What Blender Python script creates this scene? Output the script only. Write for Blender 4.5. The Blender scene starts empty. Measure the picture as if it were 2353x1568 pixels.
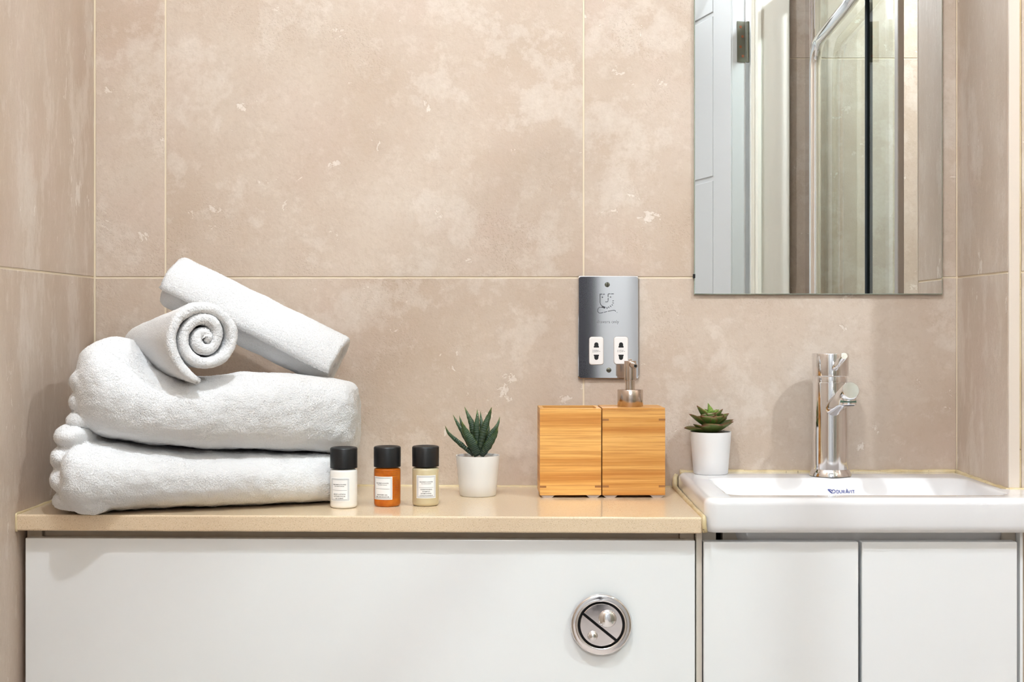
import bpy, bmesh, math, random
import numpy as np
from mathutils import Vector, Matrix, noise
from mathutils.bvhtree import BVHTree
random.seed(7); rng = np.random.default_rng(7)
PI = math.pi
SC = bpy.context.scene; COL = SC.collection

# ------------------------------------------------------------------ camera, light, exposure
F, DCAM, ZC, VX, VY = 3100.0, 1.922, 1.10, 1198.0, 744.0     # focal length in pixels, distance to back wall, eye height
cd = bpy.data.cameras.new('camera'); cam = bpy.data.objects.new('camera', cd); COL.objects.link(cam)
cam.location = (0, -DCAM, ZC); cam.rotation_euler = (PI/2, 0, 0)
cd.sensor_width = 36; cd.lens = F/2353*36; cd.clip_start = 0.02
cd.shift_x = -(VX-1176.5)/2353; cd.shift_y = -(784-VY)/2353
SC.camera = cam
SC.view_settings.view_transform = 'Standard'; SC.view_settings.look = 'None'
SC.view_settings.gamma = 1; SC.view_settings.use_curve_mapping = False
SC.view_settings.exposure = 0.50
SC.cycles.use_denoising = True
SC.cycles.caustics_reflective = False; SC.cycles.caustics_refractive = False
SC.cycles.use_light_tree = False; SC.cycles.use_adaptive_sampling = True; SC.cycles.adaptive_threshold = 0.08
SC.cycles.max_bounces = 8; SC.cycles.transparent_max_bounces = 12; SC.cycles.diffuse_bounces = 6; SC.cycles.glossy_bounces = 5
wd = bpy.data.worlds.new('world'); SC.world = wd; wd.use_nodes = True
wd.node_tree.nodes['Background'].inputs[0].default_value = (0.9, 0.95, 1, 1)
wd.node_tree.nodes['Background'].inputs[1].default_value = 0.6

def lamp(name, loc, power, size, col=(1, .95, .88), rot=(0, 0, 0), shape='DISK', spread=PI, size_y=None):
    l = bpy.data.lights.new(name, 'AREA'); l.energy = power; l.shape = shape; l.size = size; l.color = col
    if size_y: l.size_y = size_y
    l.spread = spread
    o = bpy.data.objects.new(name, l); COL.objects.link(o); o.location = loc; o.rotation_euler = rot
    return o
LC = (.86, .93, .985)
HC = 2.36                                   # ceiling height
DOWN = [(-0.12, -0.95, 9.0), (1.12, -1.06, 14.0), (-0.1, -2.45, 2.0), (-0.42, -1.05, 1.3)]  # last entry is an added fill light to brighten the return wall
for x, y, p in DOWN:
    lamp('downlight_lamp', (x, y, HC-0.012), p, 0.06, LC)
lamp('hall_fill_lamp', (0.12, -2.95, 2.30), 27, 0.9, LC, shape='RECTANGLE', size_y=0.9)  # added soft fill behind the camera, not a known fixture
lamp('ceiling_bounce_fill', (0.05, -1.05, 1.98), 14, 0.12, LC, rot=(PI, 0, 0), spread=2.6)  # added fill, aimed up so the ceiling spreads it over the room

# ------------------------------------------------------------------ materials
def new_mat(name):
    m = bpy.data.materials.new(name); m.use_nodes = True
    return m, m.node_tree, m.node_tree.nodes['Principled BSDF']
def mat(name, col, rough=.5, metal=0, spec=.5, coat=0, trans=0, sss=0, emit=0, ior=1.45):
    m, t, b = new_mat(name)
    b.inputs['Base Color'].default_value = (*col, 1); b.inputs['Roughness'].default_value = rough
    b.inputs['Metallic'].default_value = metal; b.inputs['Specular IOR Level'].default_value = spec
    b.inputs['Coat Weight'].default_value = coat; b.inputs['Transmission Weight'].default_value = trans
    b.inputs['IOR'].default_value = ior
    if sss:
        b.inputs['Subsurface Weight'].default_value = sss; b.inputs['Subsurface Radius'].default_value = (.004, .003, .002)
        b.inputs['Subsurface Scale'].default_value = 1
    if emit:
        b.inputs['Emission Color'].default_value = (*col, 1); b.inputs['Emission Strength'].default_value = emit
    return m
class NT:
    def __init__(s, t): s.t = t
    def n(s, typ, **kw):
        nd = s.t.nodes.new('ShaderNode'+typ)
        for k, v in kw.items():
            if k in ('operation', 'data_type', 'blend_type', 'feature', 'noise_dimensions', 'attribute_name', 'wave_type', 'bands_direction'): setattr(nd, k, v)
            else:
                inp = nd.inputs[int(k[1:]) if k[0] == '_' and k[1:].isdigit() else k.replace('_', ' ')]
                if hasattr(v, 'outputs') or isinstance(v, bpy.types.NodeSocket):
                    s.t.links.new(v if isinstance(v, bpy.types.NodeSocket) else v.outputs[0], inp)
                else: inp.default_value = v
        return nd
    def ramp(s, fac, stops):
        nd = s.t.nodes.new('ShaderNodeValToRGB'); s.t.links.new(fac, nd.inputs[0])
        cr = nd.color_ramp
        while len(cr.elements) < len(stops): cr.elements.new(.5)
        for e, (p, c) in zip(cr.elements, stops):
            e.position = p; e.color = c if len(c) == 4 else (*c, 1)
        return nd.outputs[0]
    def mix(s, fac, a, b):
        nd = s.t.nodes.new('ShaderNodeMix'); nd.data_type = 'RGBA'
        for i, v in ((0, fac), (6, a), (7, b)):
            if isinstance(v, bpy.types.NodeSocket): s.t.links.new(v, nd.inputs[i])
            elif isinstance(v, (int, float)): nd.inputs[i].default_value = v
            else: nd.inputs[i].default_value = (*v, 1)
        return nd.outputs[2]
    def noise(s, vec, scale, detail=5, rough=.55, dist=0.0):
        nd = s.n('TexNoise', Scale=scale, Detail=detail, Roughness=rough, Distortion=dist); s.t.links.new(vec, nd.inputs['Vector'])
        return nd.outputs['Fac']
    def bump(s, h, strength, dist, prev=None):
        nd = s.n('Bump', Strength=strength, Distance=dist); s.t.links.new(h, nd.inputs['Height'])
        if prev is not None: s.t.links.new(prev, nd.inputs['Normal'])
        return nd.outputs[0]

def travertine(name, stretch=(1, 1, 1), seed=(0, 0, 0), tint=1.0):
    m, t, b = new_mat(name); g = NT(t)
    pos = g.n('TexCoord').outputs['Object']
    rnd = g.n('ObjectInfo').outputs['Random']
    off = g.n('VectorMath', operation='SCALE', _0=(37.0, 19.0, 53.0)); t.links.new(rnd, off.inputs['Scale'])
    v = g.n('VectorMath', operation='MULTIPLY', _0=pos, _1=stretch)
    v = g.n('VectorMath', operation='ADD', _0=v, _1=off).outputs[0]
    v = g.n('VectorMath', operation='ADD', _0=v, _1=seed).outputs[0]
    big = g.noise(v, 4.2, 3, .55, 0)
    base = g.ramp(big, [(.30, (.47*tint, .37*tint, .288*tint)), (.5, (.525*tint, .43*tint, .35*tint)), (.70, (.575*tint, .49*tint, .412*tint))])
    pink = g.noise(v, 5.5, 2, .5, 0)
    base = g.mix(g.ramp(pink, [(.5, (0, 0, 0)), (.72, (.45, .45, .45))]), base, (.54, .42, .355))
    cl = g.noise(v, 8.0, 8, .66, 0)
    base = g.mix(g.ramp(cl, [(.53, (0, 0, 0)), (.56, (.36, .36, .36)), (.70, (.85, .85, .85))]), base, (.65, .575, .505))
    fine = g.noise(v, 42, 5, .7, 0)
    base = g.mix(g.ramp(fine, [(.53, (0, 0, 0)), (.68, (.32, .32, .32))]), base, (.68, .60, .525))
    # filled holes: thin crusty outlines
    h = g.noise(v, 17, 7, .70, .5)
    rim = g.ramp(h, [(.625, (0, 0, 0)), (.638, (1, 1, 1)), (.648, (.15, .15, .15)), (.68, (0, 0, 0))])
    fill = g.ramp(h, [(.634, (0, 0, 0)), (.644, (1, 1, 1))])
    base = g.mix(g.n('Math', operation='MULTIPLY', _0=fill, _1=.55).outputs[0], base, (.82, .77, .71))
    base = g.mix(g.n('Math', operation='MULTIPLY', _0=rim, _1=.45).outputs[0], base, (.40, .28, .19))
    mid = g.noise(v, 110, 3, .7)
    base = g.mix(g.ramp(mid, [(.30, (.28, .28, .28)), (.52, (0, 0, 0))]), base, (.42, .32, .24))
    wv_ = g.n('TexNoise', Scale=90.0, Detail=3.0); t.links.new(v, wv_.inputs['Vector'])
    ws_ = g.n('VectorMath', operation='SCALE', _0=wv_.outputs['Color']); ws_.inputs['Scale'].default_value = .012
    vd = g.n('VectorMath', operation='ADD', _0=v, _1=ws_).outputs[0]
    dots = g.n('TexVoronoi', Scale=250.0, Randomness=1.0); t.links.new(vd, dots.inputs['Vector'])
    zone = g.ramp(g.noise(v, 7, 3, .6), [(.50, (0, 0, 0)), (.62, (1, 1, 1))])
    ringd = g.ramp(dots.outputs['Distance'], [(.10, (0, 0, 0)), (.20, (1, 1, 1)), (.30, (1, 1, 1)), (.42, (0, 0, 0))])
    pit = g.n('Math', operation='MULTIPLY', _0=ringd, _1=zone).outputs[0]
    base = g.mix(g.n('Math', operation='MULTIPLY', _0=pit, _1=.16).outputs[0], base, (.36, .26, .18))
    t.links.new(base, b.inputs['Base Color'])
    hb = g.n('Math', operation='MULTIPLY_ADD', _0=fill, _1=-.6, _2=fine).outputs[0]
    hb = g.n('Math', operation='MULTIPLY_ADD', _0=pit, _1=-.25, _2=hb).outputs[0]
    nb = g.bump(hb, .5, .0014); nb = g.bump(g.noise(v, 300, 2), .3, .0007, nb)
    t.links.new(nb, b.inputs['Normal'])
    b.inputs['Roughness'].default_value = .42; b.inputs['Specular IOR Level'].default_value = .35
    return m

def speckled(name):
    m, t, b = new_mat(name); g = NT(t)
    pos = g.n('TexCoord').outputs['Object']
    base = g.ramp(g.noise(pos, 900, 3, .6), [(.35, (.66, .505, .335)), (.65, (.74, .60, .435))])
    vo = g.n('TexVoronoi', Scale=580.0); t.links.new(pos, vo.inputs['Vector'])
    sel = g.n('SeparateColor'); t.links.new(vo.outputs['Color'], sel.inputs[0])
    s1 = g.n('Math', operation='MULTIPLY', _0=g.ramp(vo.outputs['Distance'], [(.16, (1, 1, 1)), (.24, (0, 0, 0))]),
             _1=g.ramp(sel.outputs[0], [(.52, (0, 0, 0)), (.60, (1, 1, 1))])).outputs[0]
    base = g.mix(g.n('Math', operation='MULTIPLY', _0=s1, _1=.75).outputs[0], base, (.22, .14, .08))
    t.links.new(base, b.inputs['Base Color'])
    b.inputs['Roughness'].default_value = .13; b.inputs['Specular IOR Level'].default_value = .55
    return m

def bamboo(name, seed, dark=1.0, axis=2):
    m, t, b = new_mat(name); g = NT(t)
    pos = g.n('TexCoord').outputs['Object']
    v = g.n('VectorMath', operation='ADD', _0=pos, _1=(seed, seed*.7, seed*1.3)).outputs[0]
    st = g.n('VectorMath', operation='MULTIPLY', _0=v, _1=(3.5, 3.5, 190) if axis == 2 else (3.5, 190, 60)).outputs[0]
    fibre = g.noise(st, 2.0, 5, .7, .15)
    st2 = g.n('VectorMath', operation='MULTIPLY', _0=v, _1=(.35, .35, 62) if axis == 2 else (.35, 62, 1)).outputs[0]
    strip = g.noise(st2, 1.3, 1, .5)
    base = g.ramp(strip, [(.30, (.50*dark, .20*dark, .04*dark)), (.48, (.64*dark, .315*dark, .078*dark)), (.62, (.76*dark, .42*dark, .13*dark))])
    base = g.mix(g.ramp(fibre, [(.38, (.6, .6, .6)), (.55, (0, 0, 0))]), base, (.40, .16, .035))
    base = g.mix(g.ramp(fibre, [(.55, (0, 0, 0)), (.80, (.5, .5, .5))]), base, (.84, .53, .22))
    t.links.new(base, b.inputs['Base Color'])
    b.inputs['Roughness'].default_value = .42; b.inputs['Specular IOR Level'].default_value = .35
    t.links.new(g.bump(fibre, .15, .0004), b.inputs['Normal'])
    return m

def chrome(name, col=(.86, .86, .88), rough=.05, wob=.0):
    m, t, b = new_mat(name); g = NT(t)
    b.inputs['Metallic'].default_value = 1; b.inputs['Base Color'].default_value = (*col, 1)
    pos = g.n('TexCoord').outputs['Object']
    t.links.new(g.ramp(g.noise(pos, 60, 5, .6), [(.4, (rough,)*3), (.75, (rough*2.2,)*3)]), b.inputs['Roughness'])
    if wob: t.links.new(g.bump(g.noise(pos, 35, 3, .5), wob, .002), b.inputs['Normal'])
    return m
def brushed(name):
    m, t, b = new_mat(name); g = NT(t)
    b.inputs['Metallic'].default_value = 1; b.inputs['Base Color'].default_value = (.60, .50, .43, 1); b.inputs['Roughness'].default_value = .15
    pos = g.n('VectorMath', operation='MULTIPLY', _0=g.n('TexCoord').outputs['Object'], _1=(30, 30, 1200)).outputs[0]
    t.links.new(g.bump(g.noise(pos, 3, 2), .1, .0003), b.inputs['Normal'])
    return m
def painted(name, col, rough=.3, bump=.03, spec=.5):
    m, t, b = new_mat(name); g = NT(t)
    pos = g.n('TexCoord').outputs['Object']
    n1 = g.noise(pos, 4, 4, .5)
    t.links.new(g.mix(n1, tuple(c*.985 for c in col), col), b.inputs['Base Color'])
    t.links.new(g.bump(g.noise(pos, 220, 2), bump, .0004), b.inputs['Normal'])
    b.inputs['Roughness'].default_value = rough; b.inputs['Specular IOR Level'].default_value = spec
    return m
def sealant_mat():
    m, t, b = new_mat('aged_sealant'); g = NT(t)
    pos = g.n('TexCoord').outputs['Object']
    base = g.ramp(g.noise(pos, 28, 5, .6), [(.3, (.48, .36, .18)), (.6, (.62, .51, .31)), (.75, (.68, .58, .41))])
    sp = g.ramp(g.noise(pos, 260, 2, .5), [(.70, (0, 0, 0)), (.74, (.8, .8, .8))])
    base = g.mix(sp, base, (.12, .08, .04))
    t.links.new(base, b.inputs['Base Color']); b.inputs['Roughness'].default_value = .4
    return m
def leaf_mat(name, stops, edge, ridge=0, edge_amt=1.0):
    m, t, b = new_mat(name); g = NT(t)
    al = g.n('Attribute', attribute_name='along').outputs['Fac']
    ac = g.n('Attribute', attribute_name='across').outputs['Fac']
    base = g.ramp(al, stops)
    e = g.ramp(ac, [(.76, (0, 0, 0)), (.98, (edge_amt,)*3)])
    base = g.mix(e, base, edge)
    pos = g.n('TexCoord').outputs['Object']
    base = g.mix(g.ramp(g.noise(pos, 250, 4), [(.45, (0, 0, 0)), (.7, (.35, .35, .35))]), base, tuple(c*.5 for c in edge))
    if ridge:
        wv = g.n('Math', operation='SINE', _0=g.n('Math', operation='MULTIPLY', _0=al, _1=ridge).outputs[0]).outputs[0]
        sn = g.n('Math', operation='MULTIPLY', _0=g.ramp(wv, [(.55, (0, 0, 0)), (.95, (.22, .22, .22))]), _1=g.ramp(g.noise(pos, 600, 3), [(.4, (0, 0, 0)), (.6, (1, 1, 1))])).outputs[0]
        base = g.mix(sn, base, (.22, .30, .20))
        t.links.new(g.bump(wv, .25, .0005), b.inputs['Normal'])
    t.links.new(base, b.inputs['Base Color']); b.inputs['Roughness'].default_value = .4
    return m
def thin_glass(name, tint=(.90, .96, .93), refl=.08):
    m = bpy.data.materials.new(name); m.use_nodes = True; t = m.node_tree; t.nodes.clear(); g = NT(t)
    tr = g.n('BsdfTransparent', Color=(*tint, 1)); gl = g.n('BsdfGlossy', Roughness=.02)
    fr = g.n('Math', operation='MULTIPLY', _0=g.n('Fresnel', IOR=1.5), _1=g.n('Math', operation='SUBTRACT', _0=1.0, _1=g.n('NewGeometry').outputs['Backfacing']))
    mx = g.n('MixShader'); t.links.new(fr.outputs[0], mx.inputs[0]); t.links.new(tr.outputs[0], mx.inputs[1]); t.links.new(gl.outputs[0], mx.inputs[2])
    o = t.nodes.new('ShaderNodeOutputMaterial'); t.links.new(mx.outputs[0], o.inputs[0])
    return m
def towel_mat(name, c=(.90, .89, .885)):
    m, t, b = new_mat(name)
    b.inputs['Base Color'].default_value = (*c, 1); b.inputs['Roughness'].default_value = 1; b.inputs['Specular IOR Level'].default_value = .05
    return m
def pile_mat():
    m = bpy.data.materials.new('terry_pile'); m.use_nodes = True; t = m.node_tree; t.nodes.clear(); g = NT(t)
    a = g.n('BsdfDiffuse', Color=(.845, .845, .85, 1)); b = g.n('BsdfTranslucent', Color=(.845, .845, .85, 1)); mx = g.n('MixShader', _0=.08)
    t.links.new(a.outputs[0], mx.inputs[1]); t.links.new(b.outputs[0], mx.inputs[2])
    o = t.nodes.new('ShaderNodeOutputMaterial'); t.links.new(mx.outputs[0], o.inputs[0]); return m

M = dict(
    tile=travertine('travertine_face'), tile_side=travertine('travertine_side', (1, 2.2, .8), (3, 5, 1)),
    grout=painted('grout', (.78, .68, .52), .8, .2), slab=mat('wall_core', (.7, .66, .6), .8),
    trimc=painted('cream_stone_trim', (.66, .58, .50), .35, .05), plaster=painted('plaster', (.84, .83, .80), .7), hall=painted('hall_plaster', (.66, .66, .66), .7),
    ceil=painted('ceiling_paint', (.86, .85, .83), .8), floor=painted('floor_tile', (.66, .58, .53), .4),
    gloss=painted('gloss_white_board', (.835, .85, .86), .16, .01, .5), edge=mat('board_edge', (.76, .68, .55), .5),
    carc=painted('carcass_board', (.62, .56, .49), .45), dark=mat('dark_gap', (.02, .017, .015), .8),
    ceramic=mat('white_ceramic', (.74, .735, .745), .07, spec=.6, coat=.3), counter=speckled('beige_quartz'),
    seal=sealant_mat(), chrome=chrome('chrome'), chromew=mat('chrome_plate', (.76, .76, .77), .06, 1),
    chromeb=chrome('chrome_button', (.80, .77, .77), .06), brushed=brushed('brushed_steel'),
    mirror=mat('mirror_silver', (.90, .915, .90), .0, 1), medge=mat('mirror_edge', (.45, .55, .50), .15, .6),
    black=mat('black_plastic', (.006, .006, .007), .38), blackm=mat('black_recess', (.004, .004, .004), .6),
    pot=mat('white_plastic_pot', (.73, .725, .72), .38), white=mat('white_plastic', (.85, .83, .82), .3),
    ink=mat('dark_print', (.05, .05, .055), .5), greyink=mat('grey_print', (.16, .16, .17), .5), blue=mat('blue_print', (.035, .055, .25), .4),
    paper=mat('label_paper', (.86, .86, .87), .45), border=mat('label_border', (.25, .27, .30), .5),
    bam1=bamboo('bamboo_pale', 1.3), bam2=bamboo('bamboo_warm', 4.1, .93), bamin=mat('bamboo_inlay', (.30, .13, .04), .5), bamtop=bamboo('bamboo_top', 7.7, 1, 1),
    foot=mat('clear_foot', (.40, .33, .29), .25), verd=mat('verdigris', (.10, .20, .15), .5, .4),
    wdoor=painted('white_door_paint', (.58, .59, .61), .35), frame=painted('cream_frame_paint', (.84, .82, .76), .35),
    steel=mat('old_steel', (.13, .13, .10), .5, .6), rust=mat('rust', (.22, .06, .02), .7), glass=thin_glass('shower_glass'),
    profile=mat('grey_profile', (.32, .29, .27), .35, .3), seam=mat('dark_seal', (.02, .025, .03), .8, spec=.05),
    emit=mat('lamp_face', (1, .95, .88), .5, emit=12), towel=towel_mat('terry_cloth', (.84, .835, .83)), pile=pile_mat(),
    refldark=mat('reflection_dark', (.015, .013, .02), .8), soil=mat('brown_soil', (.16, .10, .06), .9), shine=mat('grey_reflection', (.45, .42, .40), .3),
)

# ------------------------------------------------------------------ geometry helpers
def W(px, py, y):                          # point seen at a photo pixel, at room depth y
    Z = DCAM+y
    return Vector(((px-VX)/F*Z, y, ZC-(py-VY)/F*Z))
def link(name, me, m, parent=None, smooth=False):
    me.materials.append(m) if m and not me.materials else None
    if smooth:
        me.polygons.foreach_set('use_smooth', [True]*len(me.polygons))
    o = bpy.data.objects.new(name, me); COL.objects.link(o)
    if parent: o.parent = parent
    return o
def obj(name, vf, m, parent=None, smooth=False, loc=None, autos=None):
    me = bpy.data.meshes.new(name); me.from_pydata([tuple(v) for v in vf[0]], [], vf[1]); me.update()
    bm = bmesh.new(); bm.from_mesh(me); bmesh.ops.recalc_face_normals(bm, faces=bm.faces); bm.to_mesh(me); bm.free()
    o = link(name, me, m, parent, smooth)
    if autos and smooth: me.set_sharp_from_angle(angle=math.radians(autos))
    if loc is not None: o.location = loc
    return o
def box(name, lo, hi, m, parent=None, bevel=0, seg=2):
    bm = bmesh.new(); bmesh.ops.create_cube(bm, size=1)
    c = [(a+b)/2 for a, b in zip(lo, hi)]; s = [b-a for a, b in zip(lo, hi)]
    for v in bm.verts: v.co = Vector([v.co[i]*s[i]+c[i] for i in range(3)])
    if bevel: bmesh.ops.bevel(bm, geom=bm.edges[:], offset=bevel, segments=seg, profile=.5, affect='EDGES', clamp_overlap=True)
    me = bpy.data.meshes.new(name); bm.to_mesh(me); bm.free()
    o = link(name, me, m, parent)
    return o
def thing(name, label, cat, loc=(0, 0, 0), group=None, rz=0):
    o = bpy.data.objects.new(name, None); COL.objects.link(o); o.location = loc; o.rotation_euler = (0, 0, rz); o.empty_display_size = .02
    o['label'] = label; o['category'] = cat
    if group: o['group'] = group
    return o
def tag(o, label, cat):
    o['label'] = label; o['category'] = cat; return o
def struct(o): o['kind'] = 'structure'; return o
def lathe(prof, n=48, c=(0, 0, 0), close=True):
    vs, fs = [], []
    for r, z in prof:
        for k in range(n):
            a = 2*PI*k/n; vs.append((c[0]+r*math.cos(a), c[1]+r*math.sin(a), c[2]+z))
    for i in range(len(prof)-1):
        for k in range(n):
            k2 = (k+1) % n; fs.append((i*n+k, i*n+k2, (i+1)*n+k2, (i+1)*n+k))
    if close:
        fs.append(tuple(range(n))[::-1]); b = (len(prof)-1)*n; fs.append(tuple(b+k for k in range(n)))
    return vs, fs
def rounded(r0, z0, r1, z1, e, k=3):      # profile of a solid turned piece with rounded edges
    p = []
    for i in range(k+1):
        a = PI/2*i/k; p.append((r0-e+e*math.sin(a), z0+e-e*math.cos(a)))
    for i in range(k+1):
        a = PI/2*i/k; p.append((r1-e+e*math.cos(a), z1-e+e*math.sin(a)))
    return p
def tube(path, rad, n=20, cap=True):
    path = [Vector(p) for p in path]; vs, fs = [], []
    rad = rad if isinstance(rad, (list, tuple)) else [rad]*len(path)
    t0 = (path[1]-path[0]).normalized(); up = Vector((0, 0, 1)) if abs(t0.z) < .9 else Vector((1, 0, 0))
    u = t0.cross(up).normalized()
    for i, p in enumerate(path):
        t = (path[min(i+1, len(path)-1)]-path[max(i-1, 0)]).normalized()
        u = (u-t*u.dot(t)).normalized(); w = t.cross(u)
        for k in range(n):
            a = 2*PI*k/n; vs.append(p+(u*math.cos(a)+w*math.sin(a))*rad[i])
    for i in range(len(path)-1):
        for k in range(n):
            k2 = (k+1) % n; fs.append((i*n+k, i*n+k2, (i+1)*n+k2, (i+1)*n+k))
    if cap:
        fs.append(tuple(range(n))[::-1]); b = (len(path)-1)*n; fs.append(tuple(b+k for k in range(n)))
    return vs, fs
def merge(*parts):
    vs, fs = [], []
    for v, f in parts:
        o = len(vs); vs += list(v); fs += [tuple(i+o for i in q) for q in f]
    return vs, fs
def rrect(x0, x1, y0, y1, r, k=6):
    pts = []
    for cx, cy, a0 in ((x1-r, y1-r, 0), (x0+r, y1-r, 90), (x0+r, y0+r, 180), (x1-r, y0+r, 270)):
        for i in range(k+1):
            a = math.radians(a0+90*i/k); pts.append((cx+r*math.cos(a), cy+r*math.sin(a)))
    return pts
def prism(pts, fn, d0, d1, bev=0):        # polygon in (a,b) extruded d0->d1 through fn(a,b,d)
    n = len(pts); vs = [fn(a, b, d0) for a, b in pts]; rings = [d0]
    cx = sum(p[0] for p in pts)/n; cy = sum(p[1] for p in pts)/n
    if bev:
        s = 1 if d1 > d0 else -1
        vs += [fn(a, b, d1-s*bev) for a, b in pts]
        L = max(abs(p[0]-cx) for p in pts); H = max(abs(p[1]-cy) for p in pts)
        for q in (.5, 1):
            vs += [fn(cx+(a-cx)*(1-bev*q*q/L), cy+(b-cy)*(1-bev*q*q/H), d1-s*bev*(1-q)) for a, b in pts]
        m = 4
    else:
        vs += [fn(a, b, d1) for a, b in pts]; m = 2
    fs = [(i*n+k, i*n+(k+1) % n, (i+1)*n+(k+1) % n, (i+1)*n+k) for i in range(m-1) for k in range(n)]
    fs += [tuple(range(n))[::-1], tuple((m-1)*n+k for k in range(n))]
    return vs, fs
def stroke(pts, w, fn, d0, d1):           # ribbon of width w along a polyline in (a,b)
    out = []
    P = [Vector(p) for p in pts]; n = len(P); L, R = [], []
    for i, p in enumerate(P):
        t = (P[min(i+1, n-1)]-P[max(i-1, 0)]).normalized(); nn = Vector((-t.y, t.x))*w/2
        L.append(p+nn); R.append(p-nn)
    vs, fs = [], []
    for d in (d0, d1):
        vs += [fn(q.x, q.y, d) for q in L]+[fn(q.x, q.y, d) for q in R]
    for i in range(n-1):
        a, b, c, e = i, i+1, n+i+1, n+i; o = 2*n
        fs += [(a, b, c, e), (o+a, o+e, o+c, o+b), (a, o+a, o+b, b), (e, c, o+c, o+e)]
    fs += [(0, n, 3*n, 2*n), (n-1, 3*n-1, 4*n-1, 2*n-1)]
    return vs, fs
def text_vf(s, size, fn, d0, d1, align='CENTER', xs=1.0, bold=0.0):
    cu = bpy.data.curves.new('t', 'FONT'); cu.body = s; cu.size = size; cu.align_x = align; cu.align_y = 'CENTER'
    cu.resolution_u = 3; cu.extrude = .5; cu.offset = bold
    o = bpy.data.objects.new('t', cu); COL.objects.link(o)
    dg = bpy.context.evaluated_depsgraph_get(); me = bpy.data.meshes.new_from_object(o.evaluated_get(dg))
    vs = [fn(v.co.x*xs, v.co.y, d0 if v.co.z < 0 else d1) for v in me.vertices]
    fs = [tuple(p.vertices) for p in me.polygons]
    bpy.data.objects.remove(o); bpy.data.curves.remove(cu); bpy.data.meshes.remove(me)
    return vs, fs

# ------------------------------------------------------------------ the room
XL, XR, YR = -0.6082, 0.6207, -0.204      # left wall, return wall, its front
YD = -1.478                                # door wall plane
G = .0013                                  # joint half width
ROWS = [.565, 1.1657, 1.7664]
def rows(z0, z1):
    e = [z0]+[r for r in ROWS if z0 < r < z1]+[z1]
    return list(zip(e[:-1], e[1:]))
def tiles(parent, us, z0, z1, fn, m, depth=.006):  # us: joint positions; fn(u0,u1,za,zb)->lo,hi
    for a, b in zip(us[:-1], us[1:]):
        for za, zb in rows(z0, z1):
            lo, hi = fn(a+G, b-G, za+G, zb-G); box('tile', lo, hi, m, parent, .0005, 1)
wb = struct(box('wall_back', (XL-.02, .0012, 0), (1.62, .10, HC), M['grout']))
tiles(wb, [XL+.0005, -.507, .0887, XR], 0, HC, lambda a, b, c, d: ((a, 0, c), (b, .006, d)), M['tile'])
wl = struct(box('wall_left', (XL-.10, YD-.1, 0), (XL-.0012, .0012, HC), M['grout']))
tiles(wl, [YD, -1.052, -.452, -.0005], 0, HC, lambda a, b, c, d: ((XL-.006, a, c), (XL, b, d)), M['tile_side'])
wr = struct(box('wall_right', (XR+.0012, YR+.0012, 0), (1.62, .0012, HC), M['grout']))
tiles(wr, [YR+.0030, .0003], 0, HC, lambda a, b, c, d: ((XR, a, c), (XR+.006, b, d)), M['tile_side'])
box('corner_trim', (XR-.0002, YR-.001, 0), (.6345, YR+.003, HC), M['trimc'], wr, .0008, 2)
tiles(wr, [.6355, 1.236, 1.62], 0, HC, lambda a, b, c, d: ((a, YR, c), (b, YR+.006, d)), M['tile'])
ws = struct(box('wall_shower', (1.62, YD-.1, 0), (1.72, .10, HC), M['grout']))
tiles(ws, [YD, -.88, YR], 0, HC, lambda a, b, c, d: ((1.614, a, c), (1.62, b, d)), M['tile_side'])
# door wall: left piece, right piece, above opening (opening x -0.19 .. 0.576)
OX0, OX1, OZ = -.215, .578, 2.03
wd_ = struct(box('wall_door', (XL-.02, YD-.10, 0), (OX0, YD-.0012, HC), M['grout']))
tiles(wd_, [XL, OX0-.09], 0, HC, lambda a, b, c, d: ((a, YD-.006, c), (b, YD, d)), M['tile'])
wdr = struct(box('wall_entry', (OX1, YD-.10, 0), (1.62, YD-.0012, HC), M['grout']))
tiles(wdr, [.673, 1.17, 1.62], 0, HC-.0, lambda a, b, c, d: ((a, YD-.006, c), (b, YD, d)), M['tile'])
wda = struct(box('wall_above_door', (OX0, YD-.10, OZ), (OX1, YD-.0012, HC), M['plaster']))
struct(box('floor', (-1.4, -4.0, -.05), (1.8, .1, 0), M['floor']))
struct(box('ceiling', (-1.4, -4.0, HC), (1.8, .1, HC+.05), M['ceil']))
struct(box('wall_hall_left', (-1.4, -4.0, 0), (-1.3, YD-.1, HC), M['hall']))
struct(box('wall_hall_right', (1.3, -4.0, 0), (1.4, YD-.1, HC), M['hall']))
wh = struct(box('wall_hall_back', (-1.3, -3.9, 0), (1.3, -3.8, HC), M['hall']))
struct(box('reflection_strip', (.17, -3.799, 0), (.32, -3.78, 2.0), M['refldark']))  # added unseen dark strip, there only for the chrome to reflect
# door frame
fr = struct(box('trim_1', (.576, YD-.085, 0), (.586, YD+.004, OZ), M['frame'], None, .001))
box('architrave', (.5865, YD-.001, 0), (.672, YD+.014, OZ+.08), M['frame'], fr, .003)
box('architrave', (.589, YD+.0145, 0), (.600, YD+.020, OZ+.07), M['frame'], fr, .002)
struct(box('trim_2', (OX0-.085, YD-.001, 0), (OX0+.001, YD+.014, OZ+.08), M['frame'], None, .003))
struct(box('trim_3', (OX0+.001, YD-.001, OZ-.001), (.5865, YD+.014, OZ+.08), M['frame'], None, .003))
# open door leaf, hinged on the right, seen only in the mirror
dl = bpy.data.objects.new('door_1', None); COL.objects.link(dl); dl['kind'] = 'structure'
dl.location = (.564, YD-.004, 0); dl.rotation_euler = (0, 0, math.radians(-16))
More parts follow.
